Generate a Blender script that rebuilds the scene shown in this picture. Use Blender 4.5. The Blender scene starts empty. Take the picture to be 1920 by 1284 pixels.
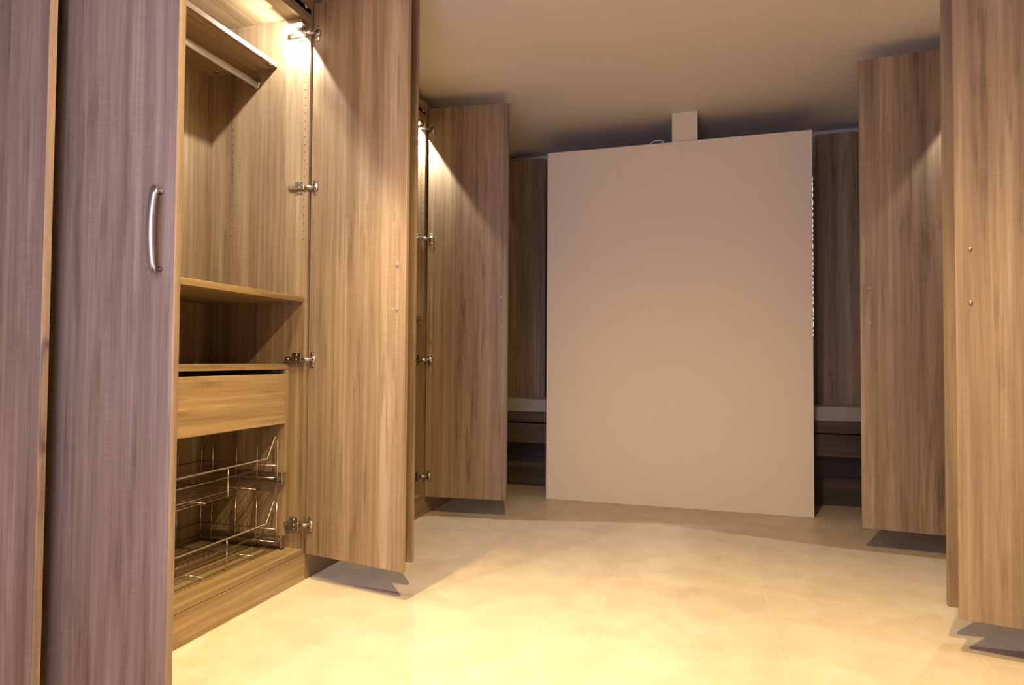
import bpy, bmesh, math, random
from mathutils import Vector, Matrix
random.seed(4)
SC = bpy.context.scene
COL = SC.collection

# ------------------------------------------------------------------ camera
CAM_H = 0.88
F_PX = 1194.5
yaw, pitch, roll = -0.295414, 0.027491, 0.0070955
fwd = Vector((math.sin(yaw)*math.cos(pitch), math.cos(yaw)*math.cos(pitch), math.sin(pitch)))
rgt = fwd.cross(Vector((0, 0, 1))).normalized()
up = rgt.cross(fwd)
r2 = rgt*math.cos(roll) + up*math.sin(roll)
u2 = up*math.cos(roll) - rgt*math.sin(roll)
cd = bpy.data.cameras.new('camera')
cd.sensor_width = 36.0
cd.lens = F_PX/1920*36.0
cd.clip_start = 0.02
cam = bpy.data.objects.new('camera', cd)
COL.objects.link(cam)
m = Matrix((r2, u2, -fwd)).transposed().to_4x4()
m.translation = Vector((0, 0, CAM_H))
cam.matrix_world = m
SC.camera = cam

# ------------------------------------------------------------------ world and exposure
W = bpy.data.worlds.new('daylight')
SC.world = W
W.use_nodes = True
bg = W.node_tree.nodes['Background']
bg.inputs[0].default_value = (0.62, 0.66, 1.0, 1)
bg.inputs[1].default_value = 1.2
SC.view_settings.view_transform = 'Standard'
SC.view_settings.look = 'None'
SC.view_settings.exposure = 0.0
SC.view_settings.gamma = 1.0
SC.view_settings.use_curve_mapping = False

# ------------------------------------------------------------------ light levels
WARM = (1.0, 0.725, 0.315)
# x, y, beam angle, beam watts, spill watts
DOWNLIGHTS = [(-1.13, 1.66, 64, 250, 4), (0.46, 1.74, 74, 190, 4), (-0.20, 1.15, 156, 300, 6)]  # last spotlight is unseen, added for bounce and fill
LED_POWER = 27.0
LED_COL = (1.0, 0.95, 0.88)
VIOLET_POWER = 32
VIOLET_COL = (0.48, 0.475, 1.0)
# unseen violet area light behind the camera, added to tint the nearest doors
wl = bpy.data.lights.new('unseen_violet_light', 'AREA')
wl.shape = 'RECTANGLE'; wl.size = 0.78; wl.size_y = 1.5
wl.energy = VIOLET_POWER; wl.color = VIOLET_COL
wlo = bpy.data.objects.new('unseen_violet_light', wl)
COL.objects.link(wlo)
wlo.location = (-0.62, -0.15, 1.30)
wlo.rotation_euler = (math.radians(90), 0, 0)      # -Z axis looks along +Y


# ------------------------------------------------------------------ materials
def new_mat(name):
    mt = bpy.data.materials.new(name)
    mt.use_nodes = True
    nt = mt.node_tree
    return mt, nt, nt.nodes['Principled BSDF']


def plain(name, col, rough=0.5, metal=0.0, bump=0.0, scale=40.0, var=0.0):
    mt, nt, b = new_mat(name)
    b.inputs['Roughness'].default_value = rough
    b.inputs['Metallic'].default_value = metal
    b.inputs['Base Color'].default_value = (*col, 1)
    tc = nt.nodes.new('ShaderNodeTexCoord')
    nz = nt.nodes.new('ShaderNodeTexNoise')
    nz.inputs['Scale'].default_value = scale
    nz.inputs['Detail'].default_value = 4
    nt.links.new(tc.outputs['Object'], nz.inputs['Vector'])
    if var:
        rp = nt.nodes.new('ShaderNodeValToRGB')
        rp.color_ramp.elements[0].position = 0.3
        rp.color_ramp.elements[1].position = 0.7
        rp.color_ramp.elements[0].color = (*[c*(1-var) for c in col], 1)
        rp.color_ramp.elements[1].color = (*[min(1, c*(1+var)) for c in col], 1)
        nt.links.new(nz.outputs['Fac'], rp.inputs[0])
        nt.links.new(rp.outputs[0], b.inputs['Base Color'])
    if bump:
        bp = nt.nodes.new('ShaderNodeBump')
        bp.inputs['Strength'].default_value = bump
        bp.inputs['Distance'].default_value = 0.002
        nt.links.new(nz.outputs['Fac'], bp.inputs['Height'])
        nt.links.new(bp.outputs[0], b.inputs['Normal'])
    return mt


def wood(name, along, dim=1.0):
    """Brown-grey sawn oak decor; grain runs along axis index `along`."""
    mt, nt, b = new_mat(name)
    N, L = nt.nodes, nt.links
    tc = N.new('ShaderNodeTexCoord')
    oi = N.new('ShaderNodeObjectInfo')
    cx = N.new('ShaderNodeCombineXYZ')
    for i, k in enumerate((7.3, 11.7, 5.1)):
        mm = N.new('ShaderNodeMath'); mm.operation = 'MULTIPLY'
        mm.inputs[1].default_value = k
        L.new(oi.outputs['Random'], mm.inputs[0]); L.new(mm.outputs[0], cx.inputs[i])
    ad = N.new('ShaderNodeVectorMath'); ad.operation = 'ADD'
    L.new(tc.outputs['Object'], ad.inputs[0]); L.new(cx.outputs[0], ad.inputs[1])

    def noise(across, longw, detail, rough=0.55, dist=0.0):
        mp = N.new('ShaderNodeMapping')
        s = [across]*3
        s[along] = longw
        mp.inputs['Scale'].default_value = s
        L.new(ad.outputs[0], mp.inputs['Vector'])
        nz = N.new('ShaderNodeTexNoise')
        nz.inputs['Scale'].default_value = 1.0
        nz.inputs['Detail'].default_value = detail
        nz.inputs['Roughness'].default_value = rough
        nz.inputs['Distortion'].default_value = dist
        L.new(mp.outputs[0], nz.inputs['Vector'])
        return nz.outputs['Fac']

    band = noise(13, 0.30, 2.0, 0.5)
    strk = noise(62, 1.5, 3.0, 0.6, 0.0)
    fib = noise(240, 5.0, 2.0)
    saw = noise(14, 150, 3.0)
    sawm = noise(22, 2.2, 2.0)
    knot = noise(30, 2.6, 3.0, 0.6, 0.1)

    def math_(op, a, c):
        n = N.new('ShaderNodeMath'); n.operation = op
        for i, v in enumerate((a, c)):
            if isinstance(v, (int, float)): n.inputs[i].default_value = v
            else: L.new(v, n.inputs[i])
        return n.outputs[0]

    def ramp01(v, lo, hi):
        mr = N.new('ShaderNodeMapRange')
        mr.inputs['From Min'].default_value = lo
        mr.inputs['From Max'].default_value = hi
        L.new(v, mr.inputs['Value'])
        return mr.outputs[0]

    t = math_('ADD', math_('MULTIPLY', band, 0.50), math_('MULTIPLY', strk, 0.36))
    t = math_('ADD', t, math_('MULTIPLY', fib, 0.14))
    sawv = math_('MULTIPLY', math_('SUBTRACT', saw, 0.5), ramp01(sawm, 0.45, 0.7))
    t = math_('ADD', t, math_('MULTIPLY', sawv, 0.14))
    kn = ramp01(knot, 0.56, 0.76)
    t = math_('SUBTRACT', t, math_('MULTIPLY', kn, 0.16))
    rp = N.new('ShaderNodeValToRGB')
    e = rp.color_ramp.elements
    e[0].position = 0.29; e[0].color = (0.126, 0.080, 0.040, 1)
    e[1].position = 0.65; e[1].color = (0.420, 0.312, 0.184, 1)
    x = e.new(0.44); x.color = (0.224, 0.153, 0.082, 1)
    x = e.new(0.56); x.color = (0.315, 0.223, 0.125, 1)
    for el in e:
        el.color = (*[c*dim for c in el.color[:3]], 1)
    L.new(t, rp.inputs[0])
    L.new(rp.outputs[0], b.inputs['Base Color'])
    b.inputs['Roughness'].default_value = 0.46
    b.inputs['Specular IOR Level'].default_value = 0.42
    bp = N.new('ShaderNodeBump')
    bp.inputs['Strength'].default_value = 0.10
    bp.inputs['Distance'].default_value = 0.0015
    L.new(t, bp.inputs['Height']); L.new(bp.outputs[0], b.inputs['Normal'])
    return mt


def emit(name, col, strength):
    mt, nt, b = new_mat(name)
    b.inputs['Base Color'].default_value = (*col, 1)
    b.inputs['Emission Color'].default_value = (*col, 1)
    b.inputs['Emission Strength'].default_value = strength
    return mt


def floor_mat():
    mt, nt, b = new_mat('limestone_tiles')
    N, L = nt.nodes, nt.links
    tc = N.new('ShaderNodeTexCoord')
    mp = N.new('ShaderNodeMapping')
    mp.inputs['Location'].default_value = (0.358+0.573*10, 0.25+0.573*10, 0)
    L.new(tc.outputs['Object'], mp.inputs['Vector'])
    br = N.new('ShaderNodeTexBrick')
    br.offset = 0.0
    br.inputs['Scale'].default_value = 1.0
    br.inputs['Brick Width'].default_value = 0.573
    br.inputs['Row Height'].default_value = 0.573
    br.inputs['Mortar Size'].default_value = 0.0022
    br.inputs['Mortar Smooth'].default_value = 0.4
    br.inputs['Color1'].default_value = (0.53, 0.45, 0.34, 1)
    br.inputs['Color2'].default_value = (0.57, 0.485, 0.37, 1)
    br.inputs['Mortar'].default_value = (0.60, 0.52, 0.405, 1)
    L.new(mp.outputs[0], br.inputs['Vector'])
    n1 = N.new('ShaderNodeTexNoise')
    n1.inputs['Scale'].default_value = 7.0; n1.inputs['Detail'].default_value = 7
    n1.inputs['Roughness'].default_value = 0.6; n1.inputs['Distortion'].default_value = 0.5
    L.new(tc.outputs['Object'], n1.inputs['Vector'])
    rp = N.new('ShaderNodeValToRGB')
    rp.color_ramp.elements[0].position = 0.3; rp.color_ramp.elements[1].position = 0.72
    rp.color_ramp.elements[0].color = (0.84, 0.82, 0.79, 1)
    rp.color_ramp.elements[1].color = (1.06, 1.05, 1.04, 1)
    L.new(n1.outputs['Fac'], rp.inputs[0])
    mx = N.new('ShaderNodeMix'); mx.data_type = 'RGBA'; mx.blend_type = 'MULTIPLY'
    mx.inputs[0].default_value = 1.0
    L.new(br.outputs['Color'], mx.inputs[6]); L.new(rp.outputs[0], mx.inputs[7])
    L.new(mx.outputs[2], b.inputs['Base Color'])
    b.inputs['Roughness'].default_value = 0.42
    b.inputs['Specular IOR Level'].default_value = 0.35
    return mt


M = dict(
    wv=wood('oak_decor_upright', 2), wh=wood('oak_decor_level', 1), wd=wood('oak_decor_cross', 0), wk=wood('shade_darkened_oak', 0, 0.24),  # wk: oak darkened to paint the chest's shade into its colour
    dark=plain('drill_hole_dark', (0.03, 0.02, 0.012), 0.8),
    steel=plain('brushed_steel', (0.46, 0.42, 0.37), 0.30, 1.0, 0.05, 300),
    chrome=plain('chromed_wire', (0.66, 0.62, 0.58), 0.20, 1.0),
    satin=plain('satin_aluminium', (0.72, 0.72, 0.75), 0.30, 1.0, 0.04, 300),
    white=plain('white_plastic', (0.8, 0.79, 0.76), 0.4),
    tube=plain('pale_rail_metal', (0.78, 0.76, 0.72), 0.35, 0.6),
    paint=plain('cream_wall_paint', (0.78, 0.69, 0.475), 0.75, 0, 0.05, 180, 0.012),
    ceil=plain('white_ceiling_paint', (0.72, 0.66, 0.53), 0.85, 0, 0.04, 160, 0.01),
    wallp=plain('plaster_wall_paint', (0.62, 0.56, 0.47), 0.8, 0, 0.04, 160, 0.01),
    slab=plain('grey_laminate', (0.30, 0.26, 0.225), 0.4, 0, 0.02, 90, 0.08),
    floor=floor_mat(),
    led=emit('led_lens', (1.0, 0.93, 0.80), 26.0),
    glint=emit('glowing_glint', (0.93, 0.84, 1.0), 2.2),  # glow that stands in for glints on the partition edge
    bulb=emit('halogen_bulb', (1.0, 0.72, 0.40), 20.0),
)


# ------------------------------------------------------------------ mesh helpers
class MB:
    def __init__(s, origin=(0, 0, 0)):
        s.bm = bmesh.new()
        s.o = Vector(origin)
        s.mi = 0

    def _poly(s, pts, faces, bevel=0.0):
        t = bmesh.new()
        vs = [t.verts.new(Vector(p)-s.o) for p in pts]
        for f in faces:
            t.faces.new([vs[i] for i in f])
        bmesh.ops.recalc_face_normals(t, faces=t.faces[:])
        if bevel:
            bmesh.ops.bevel(t, geom=t.edges[:], offset=bevel, segments=1, affect='EDGES', profile=0.5)
        s._merge(t)

    def _merge(s, t, smooth=False):
        mp = {}
        for v in t.verts:
            mp[v] = s.bm.verts.new(v.co)
        for f in t.faces:
            nf = s.bm.faces.new([mp[v] for v in f.verts])
            nf.material_index = s.mi
            nf.smooth = smooth
        t.free()

    def box(s, x0, x1, y0, y1, z0, z1, bevel=0.0008):
        x0, x1 = sorted((x0, x1)); y0, y1 = sorted((y0, y1)); z0, z1 = sorted((z0, z1))
        p = [(x, y, z) for z in (z0, z1) for y in (y0, y1) for x in (x0, x1)]
        s._poly(p, [(0, 1, 3, 2), (4, 5, 7, 6), (0, 1, 5, 4), (2, 3, 7, 6), (0, 2, 6, 4), (1, 3, 7, 5)], bevel)
        return s

    def board(s, a, c, n, t, z0, z1, bevel=0.0008):
        """Upright board: plan line a-c, thickness t along plan normal n."""
        a = Vector((*a, 0)); c = Vector((*c, 0)); n = Vector((*n, 0)).normalized()*t
        q = [a, c, c+n, a+n]
        p = [v+Vector((0, 0, z)) for z in (z0, z1) for v in q]
        s._poly(p, [(0, 1, 2, 3), (4, 5, 6, 7), (0, 1, 5, 4), (1, 2, 6, 5), (2, 3, 7, 6), (3, 0, 4, 7)], bevel)
        return s

    def tube(s, pts, r, seg=8, rb=None, side=None):
        """Swept round (or, with rb and side, elliptical) bar through pts."""
        pts = [Vector(p) for p in pts]
        t = bmesh.new()
        rings = []
        prev = None
        for i, p in enumerate(pts):
            if i == 0: d = pts[1]-p
            elif i == len(pts)-1: d = p-pts[i-1]
            else: d = (pts[i+1]-p).normalized()+(p-pts[i-1]).normalized()
            d.normalize()
            if side is not None: e = Vector(side)
            elif prev is not None: e = prev
            else: e = Vector((0, 0, 1)) if abs(d.z) < 0.9 else Vector((1, 0, 0))
            e = (e-d*e.dot(d)).normalized()
            prev = e
            f = d.cross(e)
            rings.append([t.verts.new(p-s.o+e*math.cos(k*2*math.pi/seg)*r+f*math.sin(k*2*math.pi/seg)*(rb or r))
                          for k in range(seg)])
        for A, B in zip(rings, rings[1:]):
            for k in range(seg):
                t.faces.new((A[k], A[(k+1) % seg], B[(k+1) % seg], B[k]))
        t.faces.new(rings[0][::-1]); t.faces.new(rings[-1])
        bmesh.ops.recalc_face_normals(t, faces=t.faces[:])
        s._merge(t, True)
        return s

    def disc(s, c, n, r, h, seg=16):
        c = Vector(c); n = Vector(n).normalized()
        return s.tube([c, c+n*h], r, seg)

    def dome(s, c, n, r, seg=16, rings=5):
        c = Vector(c)-s.o; n = Vector(n).normalized()
        e = n.orthogonal().normalized(); f = n.cross(e)
        t = bmesh.new(); R = []
        for i in range(rings):
            a = i/rings*math.pi/2
            R.append([t.verts.new(c+(e*math.cos(k*2*math.pi/seg)+f*math.sin(k*2*math.pi/seg))*r*math.cos(a)+n*r*math.sin(a))
                      for k in range(seg)])
        top = t.verts.new(c+n*r)
        for A, B in zip(R, R[1:]):
            for k in range(seg): t.faces.new((A[k], A[(k+1) % seg], B[(k+1) % seg], B[k]))
        for k in range(seg): t.faces.new((R[-1][k], R[-1][(k+1) % seg], top))
        t.faces.new(R[0][::-1])
        s._merge(t, True)
        return s

    def build(s, name, mats, parent=None, loc=None):
        me = bpy.data.meshes.new(name)
        s.bm.to_mesh(me); s.bm.free()
        if not isinstance(mats, (list, tuple)): mats = [mats]
        for mt in mats: me.materials.append(mt)
        o = bpy.data.objects.new(name, me)
        COL.objects.link(o)
        if parent is not None:
            o.parent = parent               # meshes share their thing's base as origin
        else:
            o.location = s.o
        return o


def thing(name, label, cat, loc, group=None):
    o = bpy.data.objects.new(name, None)
    COL.objects.link(o)
    o.empty_display_size = 0.1
    o.location = loc
    o['label'] = label; o['category'] = cat
    if group: o['group'] = group
    return o


def tag(o, label, cat, group=None):
    o['label'] = label; o['category'] = cat
    if group: o['group'] = group
    return o


def struct(o, label=None):
    o['kind'] = 'structure'
    if label: o['label'] = label
    return o


# ------------------------------------------------------------------ room shell
XL, XR = -2.05, 1.70           # side walls
YB, YF = 4.58, -0.10           # end wall, wall behind the camera
ZC = 2.40
struct(MB().box(XL-.1, XR+.1, YF-.1, YB+.1, -0.08, 0, 0).build('floor', M['floor']), 'pale beige stone tiled floor')
struct(MB((0, 0, ZC)).box(XL-.1, XR+.1, YF-.1, YB+.1, ZC, ZC+.1, 0).build('ceiling', M['ceil']), 'plain cream painted ceiling')
struct(MB((XL, 0, 0)).box(XL-.1, XL, YF, YB, 0, ZC, 0).build('wall_left', M['wallp']))
struct(MB((XR, 0, 0)).box(XR, XR+.1, YF, YB, 0, ZC, 0).build('wall_right', M['wallp']))
struct(MB((0, YB, 0)).box(XL-.1, XR+.1, YB, YB+.1, 0, ZC, 0).build('wall_back', M['wallp']))
dx0, dx1, dz = -1.03, 0.14, 2.10
fb = MB((0, YF, 0))
fb.box(XL-.1, dx0, YF-.1, YF, 0, ZC, 0).box(dx1, XR+.1, YF-.1, YF, 0, ZC, 0).box(dx0, dx1, YF-.1, YF, dz, ZC, 0)
struct(fb.build('wall_front', M['wallp']))
db = MB((0, YF, 0))
db.box(dx0, dx0+.03, YF-.11, YF+.01, 0, dz).box(dx1-.03, dx1, YF-.11, YF+.01, 0, dz).box(dx0+.03, dx1-.03, YF-.11, YF+.01, dz-.03, dz)
struct(db.build('added_doorway', M['white']))  # unseen opening, added so the violet light has a doorway
# cornice along the end wall
struct(MB((0, YB, ZC)).box(XL, XR, YB-.022, YB, ZC-.040, ZC, .003).build('trim_1', M['paint']), 'narrow pale cornice along the end wall under the ceiling')

# freestanding partition wall and the post above it
PX0, PX1, PY0, PY1, PZ = -0.975, 0.586, 3.965, 4.085, 2.215
part = MB((0, PY0, 0)).box(PX0, PX1, PY0, PY1, 0, PZ, .002).build('wall_partition', M['paint'])
struct(part, 'large plain cream freestanding partition wall at the far end of the room')
part['category'] = 'wall'
post = MB((-.12, 4.03, PZ)).box(-.197, -.046, 3.985, 4.075, PZ, ZC, .001).build('post', M['paint'])
tag(post, 'short square cream post joining the partition top to the ceiling', 'post')
cb = MB((-.30, 4.03, PZ))
cb.tube([(-.30+.045*math.cos(a)*(1+.25*math.sin(2*a)), 4.03+.01*a, PZ+.024+.02*math.sin(a)) for a in [i*.33-1.57 for i in range(26)]], .0035, 6)
tag(cb.build('cable', M['white']), 'thin pale cable looped on the partition top left of the post', 'cable')
# glowing dashes put in for glints down the partition's right end
st = thing('glint_strip', 'thin vertical strip of glowing dashes standing in for glints on the right end of the partition', 'light', (PX1, 4.02, 1.02))
MB((PX1, 4.02, 1.02)).box(PX1+.0002, PX1+.004, 4.014, 4.026, 1.02, 1.97, .0005).build('glint_backing', M['satin'], st)
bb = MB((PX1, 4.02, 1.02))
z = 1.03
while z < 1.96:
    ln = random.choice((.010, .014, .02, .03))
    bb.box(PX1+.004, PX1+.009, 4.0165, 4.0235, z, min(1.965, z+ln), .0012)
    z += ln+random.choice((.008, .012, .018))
bb.build('glint_dashes', M['glint'], st)


# ------------------------------------------------------------------ wardrobes
TH = 0.018
DZ0, DZ1 = 0.105, 2.32
HZ = (2.195, 1.567, 0.876, 0.222)                    # hinge heights


def leaf(root, base, name, a, c, n, fittings=True):
    """Door leaf: inner face runs in plan from hinge end a to free end c; n points to the outer face."""
    d = MB(base).board(a, c, n, TH, DZ0, DZ1, .001).build('door', M['wv'], root)
    if not fittings: return d
    av, cv = Vector((*a, 0)), Vector((*c, 0))
    nv = Vector((*n, 0)).normalized()
    dv = (cv-av).normalized()
    hp = cv-dv*.038
    z0, z1 = 1.065, 1.228
    o = hp+nv*TH
    pts = [o+Vector((0, 0, z0))]
    for i in range(13):
        k = i/12
        pr = .0200+.0085*math.sin(math.pi*k)
        pts.append(o+nv*pr+Vector((0, 0, z0-.006+(z1-z0+.012)*k)))
    pts.append(o+Vector((0, 0, z1)))
    MB(base).tube(pts, .0052, 10, .0095, side=nv).build('handle', M['satin'], d)
    for z in (z0, z1):
        MB(base).dome(hp-nv*.0003+Vector((0, 0, z)), -nv, .0058, 12, 4).build('handle_screw', M['chrome'], d)
    return d


def hinge(root, base, X, s, yj, q, lv, nin, z, lit):
    """Cup hinge. yj: side panel face, q: +1 when the cabinet interior lies towards -Y of it,
    lv: leaf direction in plan, nin: leaf inner-face normal, hinge end of the leaf in lv[0]."""
    a, dv = lv
    b = MB(base)
    yi = lambda t: yj-q*t
    ux = lambda u: X+s*u
    b.box(ux(.022), ux(.062), yi(0), yi(.004), z-.026, z+.026, .001)       # mounting plate wings
    b.box(ux(.012), ux(.088), yi(.004), yi(.016), z-.009, z+.009, .002)    # arm
    for dz in (-.018, .018):
        b.disc((ux(.042), yi(.004), z+dz), (0, -q, 0), .005, .0022, 10)
    for uu in (.034, .072):
        b.disc((ux(uu), yi(.016), z), (0, -q, 0), .0042, .0015, 10)
    cup = Vector((*a, z))+dv*.024
    e = Vector((ux(.014), yi(.011), z))
    b.tube([e, (e+cup)/2+nin*.012, cup+nin*.004], .007, 8, .004, side=(0, 0, 1))
    h = b.build('hinge', M['steel'], root)
    c = MB(base)
    n2 = (nin.x, nin.y)
    p0 = cup-dv*.010; p1 = cup+dv*.010
    c.board((p0.x, p0.y), (p1.x, p1.y), n2, .003, z-.030, z+.030, .001)
    c.disc(cup, nin, .0165, .006, 16)
    for dz in (-.023, .023):
        c.disc(cup+Vector((0, 0, dz)), nin, .004, .0045, 8)
    c.build('hinge_cup', M['steel'], h)
    if lit:
        L = Vector((ux(.012), yi(.050), z+.012))
        ax = Vector((s*.765, 0, -.644))
        k = MB(base)
        k.box(ux(.0), ux(.058), yi(.016), yi(.064), z+.017, z+.031, .002)
        k.build('light_housing', M['steel'], h)
        k = MB(base).dome(L+Vector((s*.006, 0, .004)), ax, .0105, 14, 4)
        k.build('light_lens', M['led'], h)
        ld = bpy.data.lights.new('hinge_light', 'SPOT')
        ld.energy = LED_POWER*lit; ld.color = LED_COL
        ld.spot_size = math.radians(174); ld.spot_blend = 0.10
        ld.shadow_soft_size = 0.006
        lo = bpy.data.objects.new('hinge_light', ld)
        COL.objects.link(lo)
        lo.parent = h
        lo.rotation_euler = ax.to_track_quat('-Z', 'Y').to_euler()
        lo.location = L+ax*.022-Vector(base)


def basket(root, base, X, s, y0, y1, zb):
    ux = lambda u: X+s*u
    uf, ub = .09, .455
    b = MB(base)
    top = zb+.10
    hi = zb+.178
    # thick front rail that dips between raised corners
    b.tube([(ux(uf), y0, hi), (ux(uf), y0+.020, hi), (ux(uf), y0+.062, top), (ux(uf), y1-.062, top),
            (ux(uf), y1-.020, hi), (ux(uf), y1, hi)], .0046, 8)
    r = .0021
    for z in (zb+.066, zb+.018):                                                  # thin front wires
        b.tube([(ux(uf), y0, z), (ux(uf), y1, z)], r, 6)
    for z in (zb+.066, zb+.016):                                              # back and sides
        b.tube([(ux(ub), y0, z), (ux(ub), y1, z)], r, 6)
        for y in (y0, y1):
            b.tube([(ux(uf), y, z), (ux(ub), y, z)], r, 6)
    for u in (uf, .185, .285, .400, ub):
        for y in (y0, y1):
            b.tube([(ux(u), y, zb), (ux(u), y, hi)], .0027, 6)
    ym = (y0+y1)/2
    for k in (-.27, 0, .27):
        yy = ym+.23+k if abs(k) < .01 else ym+k*1.35-.03
        if k == .27: continue
        b.tube([(ux(uf), yy, zb), (ux(uf), yy, top)], .0027, 6)
    for k in range(4):
        yy = y0+(y1-y0)*(k+.5)/4
        b.tube([(ux(ub), yy, zb), (ux(ub), yy, hi)], .0021, 6)
        b.tube([(ux(uf), yy, zb-.003), (ux(ub), yy, zb-.003)], .0025, 6)
    n = 13
    for k in range(n):
        u = uf+(ub-uf)*k/(n-1)
        b.tube([(ux(u), y0, zb), (ux(u), y1, zb)], .0014, 6)
    bo = b.build('wire_basket', M['chrome'], root)
    for y, q in ((y0, 1), (y1, -1)):
        k = MB(base)
        yo = y-q*.028
        k.box(ux(.072), ux(.47), yo, yo+q*.010, zb-.004, zb+.034, .001)
        k.box(ux(.068), ux(.074), yo, yo+q*.026, zb-.008, zb+.038, .001)
        k.box(ux(.09), ux(.46), yo+q*.010, yo+q*.024, zb+.004, zb+.016, .001)
        k.build('runner', M['steel'], bo)


def wardrobe(label, X, s, y0, y1, near, far, fit=True, lit=1.0, near_lit=0.0, pulls=True, depth=.482, group='open wardrobes along both walls'):
    """X: front plane; s: -1 cabinet body towards -X, +1 towards +X. near / far: leaf plan lines (a, c, n)."""
    base = (X, y0, 0)
    root = thing('wardrobe', label, 'wardrobe', base, group)
    ux = lambda u: X+s*u
    D = depth
    P = lambda: MB(base)
    for y, q in ((y0, 1), (y1, -1)):
        b = P().box(ux(0), ux(D), y, y+q*TH, .105, 2.295)
        b.mi = 1
        yy = y+q*TH
        for uu in (.020, .37):
            z = 1.36 if fit else 9
            while z < 2.16:
                if not any(abs(z-h) < .03 for h in HZ):
                    b.disc((ux(uu), yy-q*.002, z), (0, q, 0), .0024, .0023, 8)
                z += .032
        b.build('side_panel', [M['wv'], M['dark']], root)
    i0, i1 = y0+TH, y1-TH
    P().box(ux(D), ux(D+.018), y0, y1, .105, 2.295).build('back_panel', M['wv'], root)
    P().box(ux(0.0), ux(D), i0, i1, 2.272, 2.292).build('top_panel', M['wh'], root)
    tr = P().box(ux(0), ux(.018), y0, y1, 2.296, 2.350)
    tr.box(ux(0), ux(.018), i0, i1, 2.232, 2.2955)
    tro = tr.build('top_rail', M['wh'], root)
    for y in (i0+.035, i1-.035):
        P().disc((ux(-.0002), y, 2.288), (-s, 0, 0), .007, .0015, 14).build('screw_cap', M['white'], tro)
    P().box(ux(0), ux(D), i0, i1, .106, .126).build('bottom_panel', M['wh'], root)
    P().box(ux(.0), ux(.018), y0, y1, 0, .104).build('plinth', M['wh'], root)
    if fit:
        sh = P().box(ux(.157), ux(D), i0, i1, 2.076, 2.096).build('hat_shelf', M['wh'], root)
        for u in (.168, .43):
            for y in (i1-.036, i0+.036):
                P().disc((ux(u), y, 2.0765), (0, 0, -1), .010, .003, 14).build('cam_fitting', M['steel'], sh)
        ra = P().tube([(ux(.258), i0, 2.018), (ux(.258), i1, 2.018)], .015, 14, .0075, side=(0, 0, 1)).build('hanging_rail', M['tube'], root)
        for y, q in ((i0, 1), (i1, -1)):
            P().disc((ux(.258), y, 2.018), (0, q, 0), .021, .007, 16).build('rail_socket', M['steel'], ra)
        P().box(ux(.014), ux(D), i0, i1, 1.106, 1.128).build('middle_shelf', M['wh'], root)
        P().box(ux(.078), ux(D), i0, i1, .836, .858).build('lower_shelf', M['wh'], root)
        for y, q in ((i0, 1), (i1, -1)):
            P().box(ux(.078), ux(D), y, y+q*.018, .1265, .8355).build('insert_side_panel', M['wv'], root)
        dr = P().box(ux(.076), ux(.094), i0+.022, i1-.022, .621, .818).build('drawer', M['wh'], root)
        k = P()
        k.box(ux(.095), ux(.44), i0+.034, i0+.048, .635, .790).box(ux(.095), ux(.44), i1-.048, i1-.034, .635, .790)
        k.box(ux(.426), ux(.44), i0+.048, i1-.048, .635, .790).box(ux(.095), ux(.426), i0+.048, i1-.048, .635, .645)
        k.build('drawer_box', M['wd'], dr)
        basket(root, base, X, s, i0+.047, i1-.047, .391)
        basket(root, base, X, s, i0+.047, i1-.047, .141)
    for lf, yj, q, on in ((near, i0, -1, near_lit), (far, i1, 1, lit)):
        if lf is None: continue
        a, c, n = lf
        leaf(root, base, 'door', a, c, n, pulls)
        dv = (Vector((*c, 0))-Vector((*a, 0))).normalized()
        nin = -Vector((*n, 0)).normalized()
        for k, z in enumerate(HZ):
            hinge(root, base, X, s, yj, q, (a, dv), nin, z, on if k == 0 else 0.0)
    return root


XA, XD = -1.53, 1.18
wardrobe('tall wooden wardrobe at the far left of the picture showing only one open door', -1.83, -1, -.05, 1.003,
         None, ((-1.815, 1.004), (-1.352, 1.004), (0, 1)), fit=False, lit=0.0, pulls=False, depth=.195)
wardrobe('open wooden wardrobe with drawer and wire baskets, bow-handled door in front', XA, -1, 1.085, 2.215,
         ((-1.515, 1.079), (-1.060, 1.079), (0, -1)), ((-1.525, 2.208), (-1.054, 2.117), (.091, .471)), lit=.62, near_lit=2.0)
wardrobe('wooden wardrobe on the left behind the basket wardrobe, lamp lit at its open door', XA, -1, 2.222, 3.318,
         ((-1.515, 2.285), (-1.073, 2.252), (-.033, -.442)), ((-1.522, 3.324), (-1.054, 3.372), (-.048, .468)), lit=2.2)
wardrobe('dark wooden wardrobe in the left back corner, its door beside the partition', XA, -1, 3.328, 4.428,
         ((-1.515, 3.452), (-1.083, 3.482), (.03, -.432)), ((-1.520, 4.385), (-1.092, 4.385), (0, 1)), lit=0.22)
wardrobe('wooden wardrobe with the pinkish open door at the right edge of the picture', XD, 1, 1.13, 2.222,
         ((1.16, 1.14), (1.16, 1.66), (-1, 0)), ((1.185, 2.165), (.734, 2.264), (.099, .451)))
wardrobe('wooden wardrobe on the right with a shaded open door facing the room', XD, 1, 2.232, 3.315,
         ((1.170, 2.390), (.738, 2.385), (.005, -.432)), ((1.171, 3.312), (.700, 3.354), (.042, .471)), lit=1.7)
wardrobe('dark wooden wardrobe in the right back corner behind the partition', XD, 1, 3.328, 4.428,
         ((1.165, 3.452), (.745, 3.470), (-.018, -.42)), ((1.170, 4.385), (.668, 4.385), (0, 1)), lit=0.16)
struct(MB((XA, 1.04, 0)).box(XA-.30, XA-.02, 1.052, 1.082, 0, 2.35).build('trim_2', M['wv']))


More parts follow.
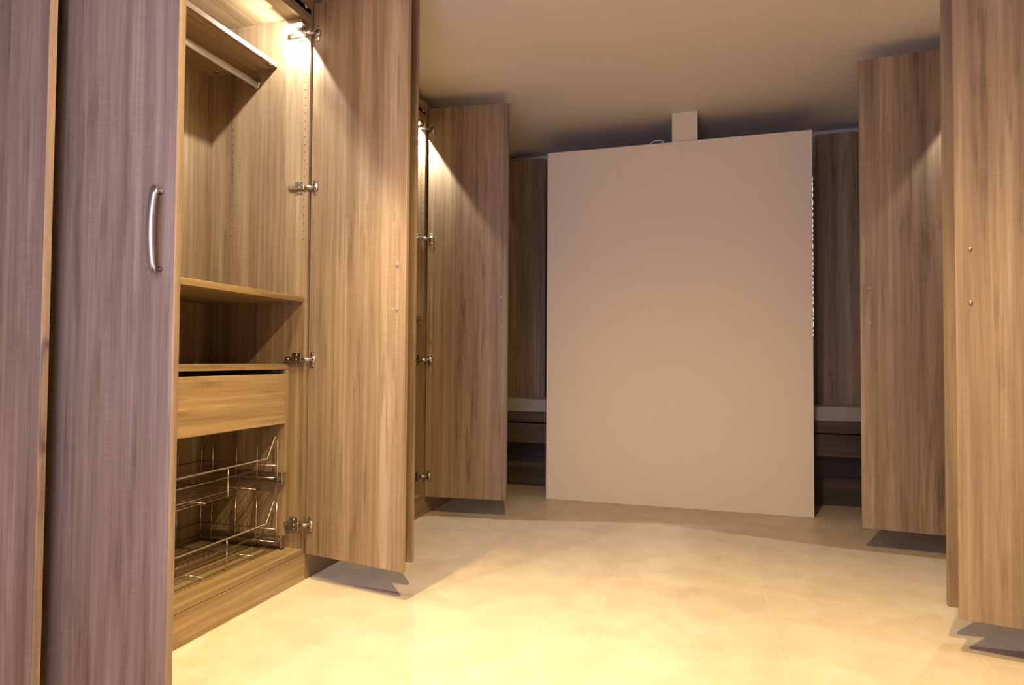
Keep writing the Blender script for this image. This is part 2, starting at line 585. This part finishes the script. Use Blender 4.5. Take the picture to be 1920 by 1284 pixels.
# ------------------------------------------------------------------ low drawer chest behind the partition
cx0, cx1, cy0, cy1 = -1.50, 1.14, 4.105, 4.370
ch = thing('drawer_chest', 'low shade-darkened chest with thick grey top running behind the partition', 'chest', (cx0, cy0, 0))
P = lambda: MB((cx0, cy0, 0))
P().box(cx0, cx1, cy0, cy1, .536, .618, .004).build('top', M['slab'], ch)
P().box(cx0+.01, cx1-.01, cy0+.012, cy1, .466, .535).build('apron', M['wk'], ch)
nd = 4
for i in range(nd):
    a = cx0+.02+(cx1-cx0-.04)*i/nd; c = cx0+.02+(cx1-cx0-.04)*(i+1)/nd
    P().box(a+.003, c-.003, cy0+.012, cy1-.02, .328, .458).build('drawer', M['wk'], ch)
P().box(cx0+.01, cx1-.01, cy1-.018, cy1, 0, .465).build('back_panel', M['wk'], ch)  # added sheet, dark to stand in for the shade beneath the chest
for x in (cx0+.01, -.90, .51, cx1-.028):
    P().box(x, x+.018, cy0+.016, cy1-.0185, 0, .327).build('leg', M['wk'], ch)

# ------------------------------------------------------------------ ceiling spotlights
names = ('over the left wardrobes', 'over the right wardrobes', 'added for fill light, nearest the camera')
for (x, y, bang, beam, spill), nm in zip(DOWNLIGHTS, names):
    sp = thing('ceiling_spotlight', 'small round recessed ceiling spotlight '+nm, 'light', (x, y, ZC), 'recessed ceiling spotlights')
    k = MB((x, y, ZC))
    for i in range(24):
        a0, a1 = i*math.pi/12, (i+1)*math.pi/12
        pr = lambda a, r, z: (x+r*math.cos(a), y+r*math.sin(a), z)
        k._poly([pr(a0, .045, ZC), pr(a1, .045, ZC), pr(a1, .030, ZC), pr(a0, .030, ZC),
                 pr(a0, .043, ZC-.006), pr(a1, .043, ZC-.006), pr(a1, .032, ZC-.006), pr(a0, .032, ZC-.006)],
                [(0, 1, 2, 3), (4, 5, 6, 7), (0, 1, 5, 4), (1, 2, 6, 5), (2, 3, 7, 6), (3, 0, 4, 7)])
    k.build('ring', M['satin'], sp)
    MB((x, y, ZC)).disc((x, y, ZC), (0, 0, -1), .029, .003, 20).build('bulb', M['bulb'], sp)
    for pw, ang, bl in ((beam, bang, 1.0), (spill, 172, 0.6)):
        ld = bpy.data.lights.new('spot_lamp', 'SPOT')
        ld.energy = pw; ld.color = WARM
        ld.spot_size = math.radians(ang); ld.spot_blend = bl
        ld.shadow_soft_size = .022
        lo = bpy.data.objects.new('spot_lamp', ld)
        COL.objects.link(lo)
        lo.parent = sp; lo.location = (0, 0, -.012)
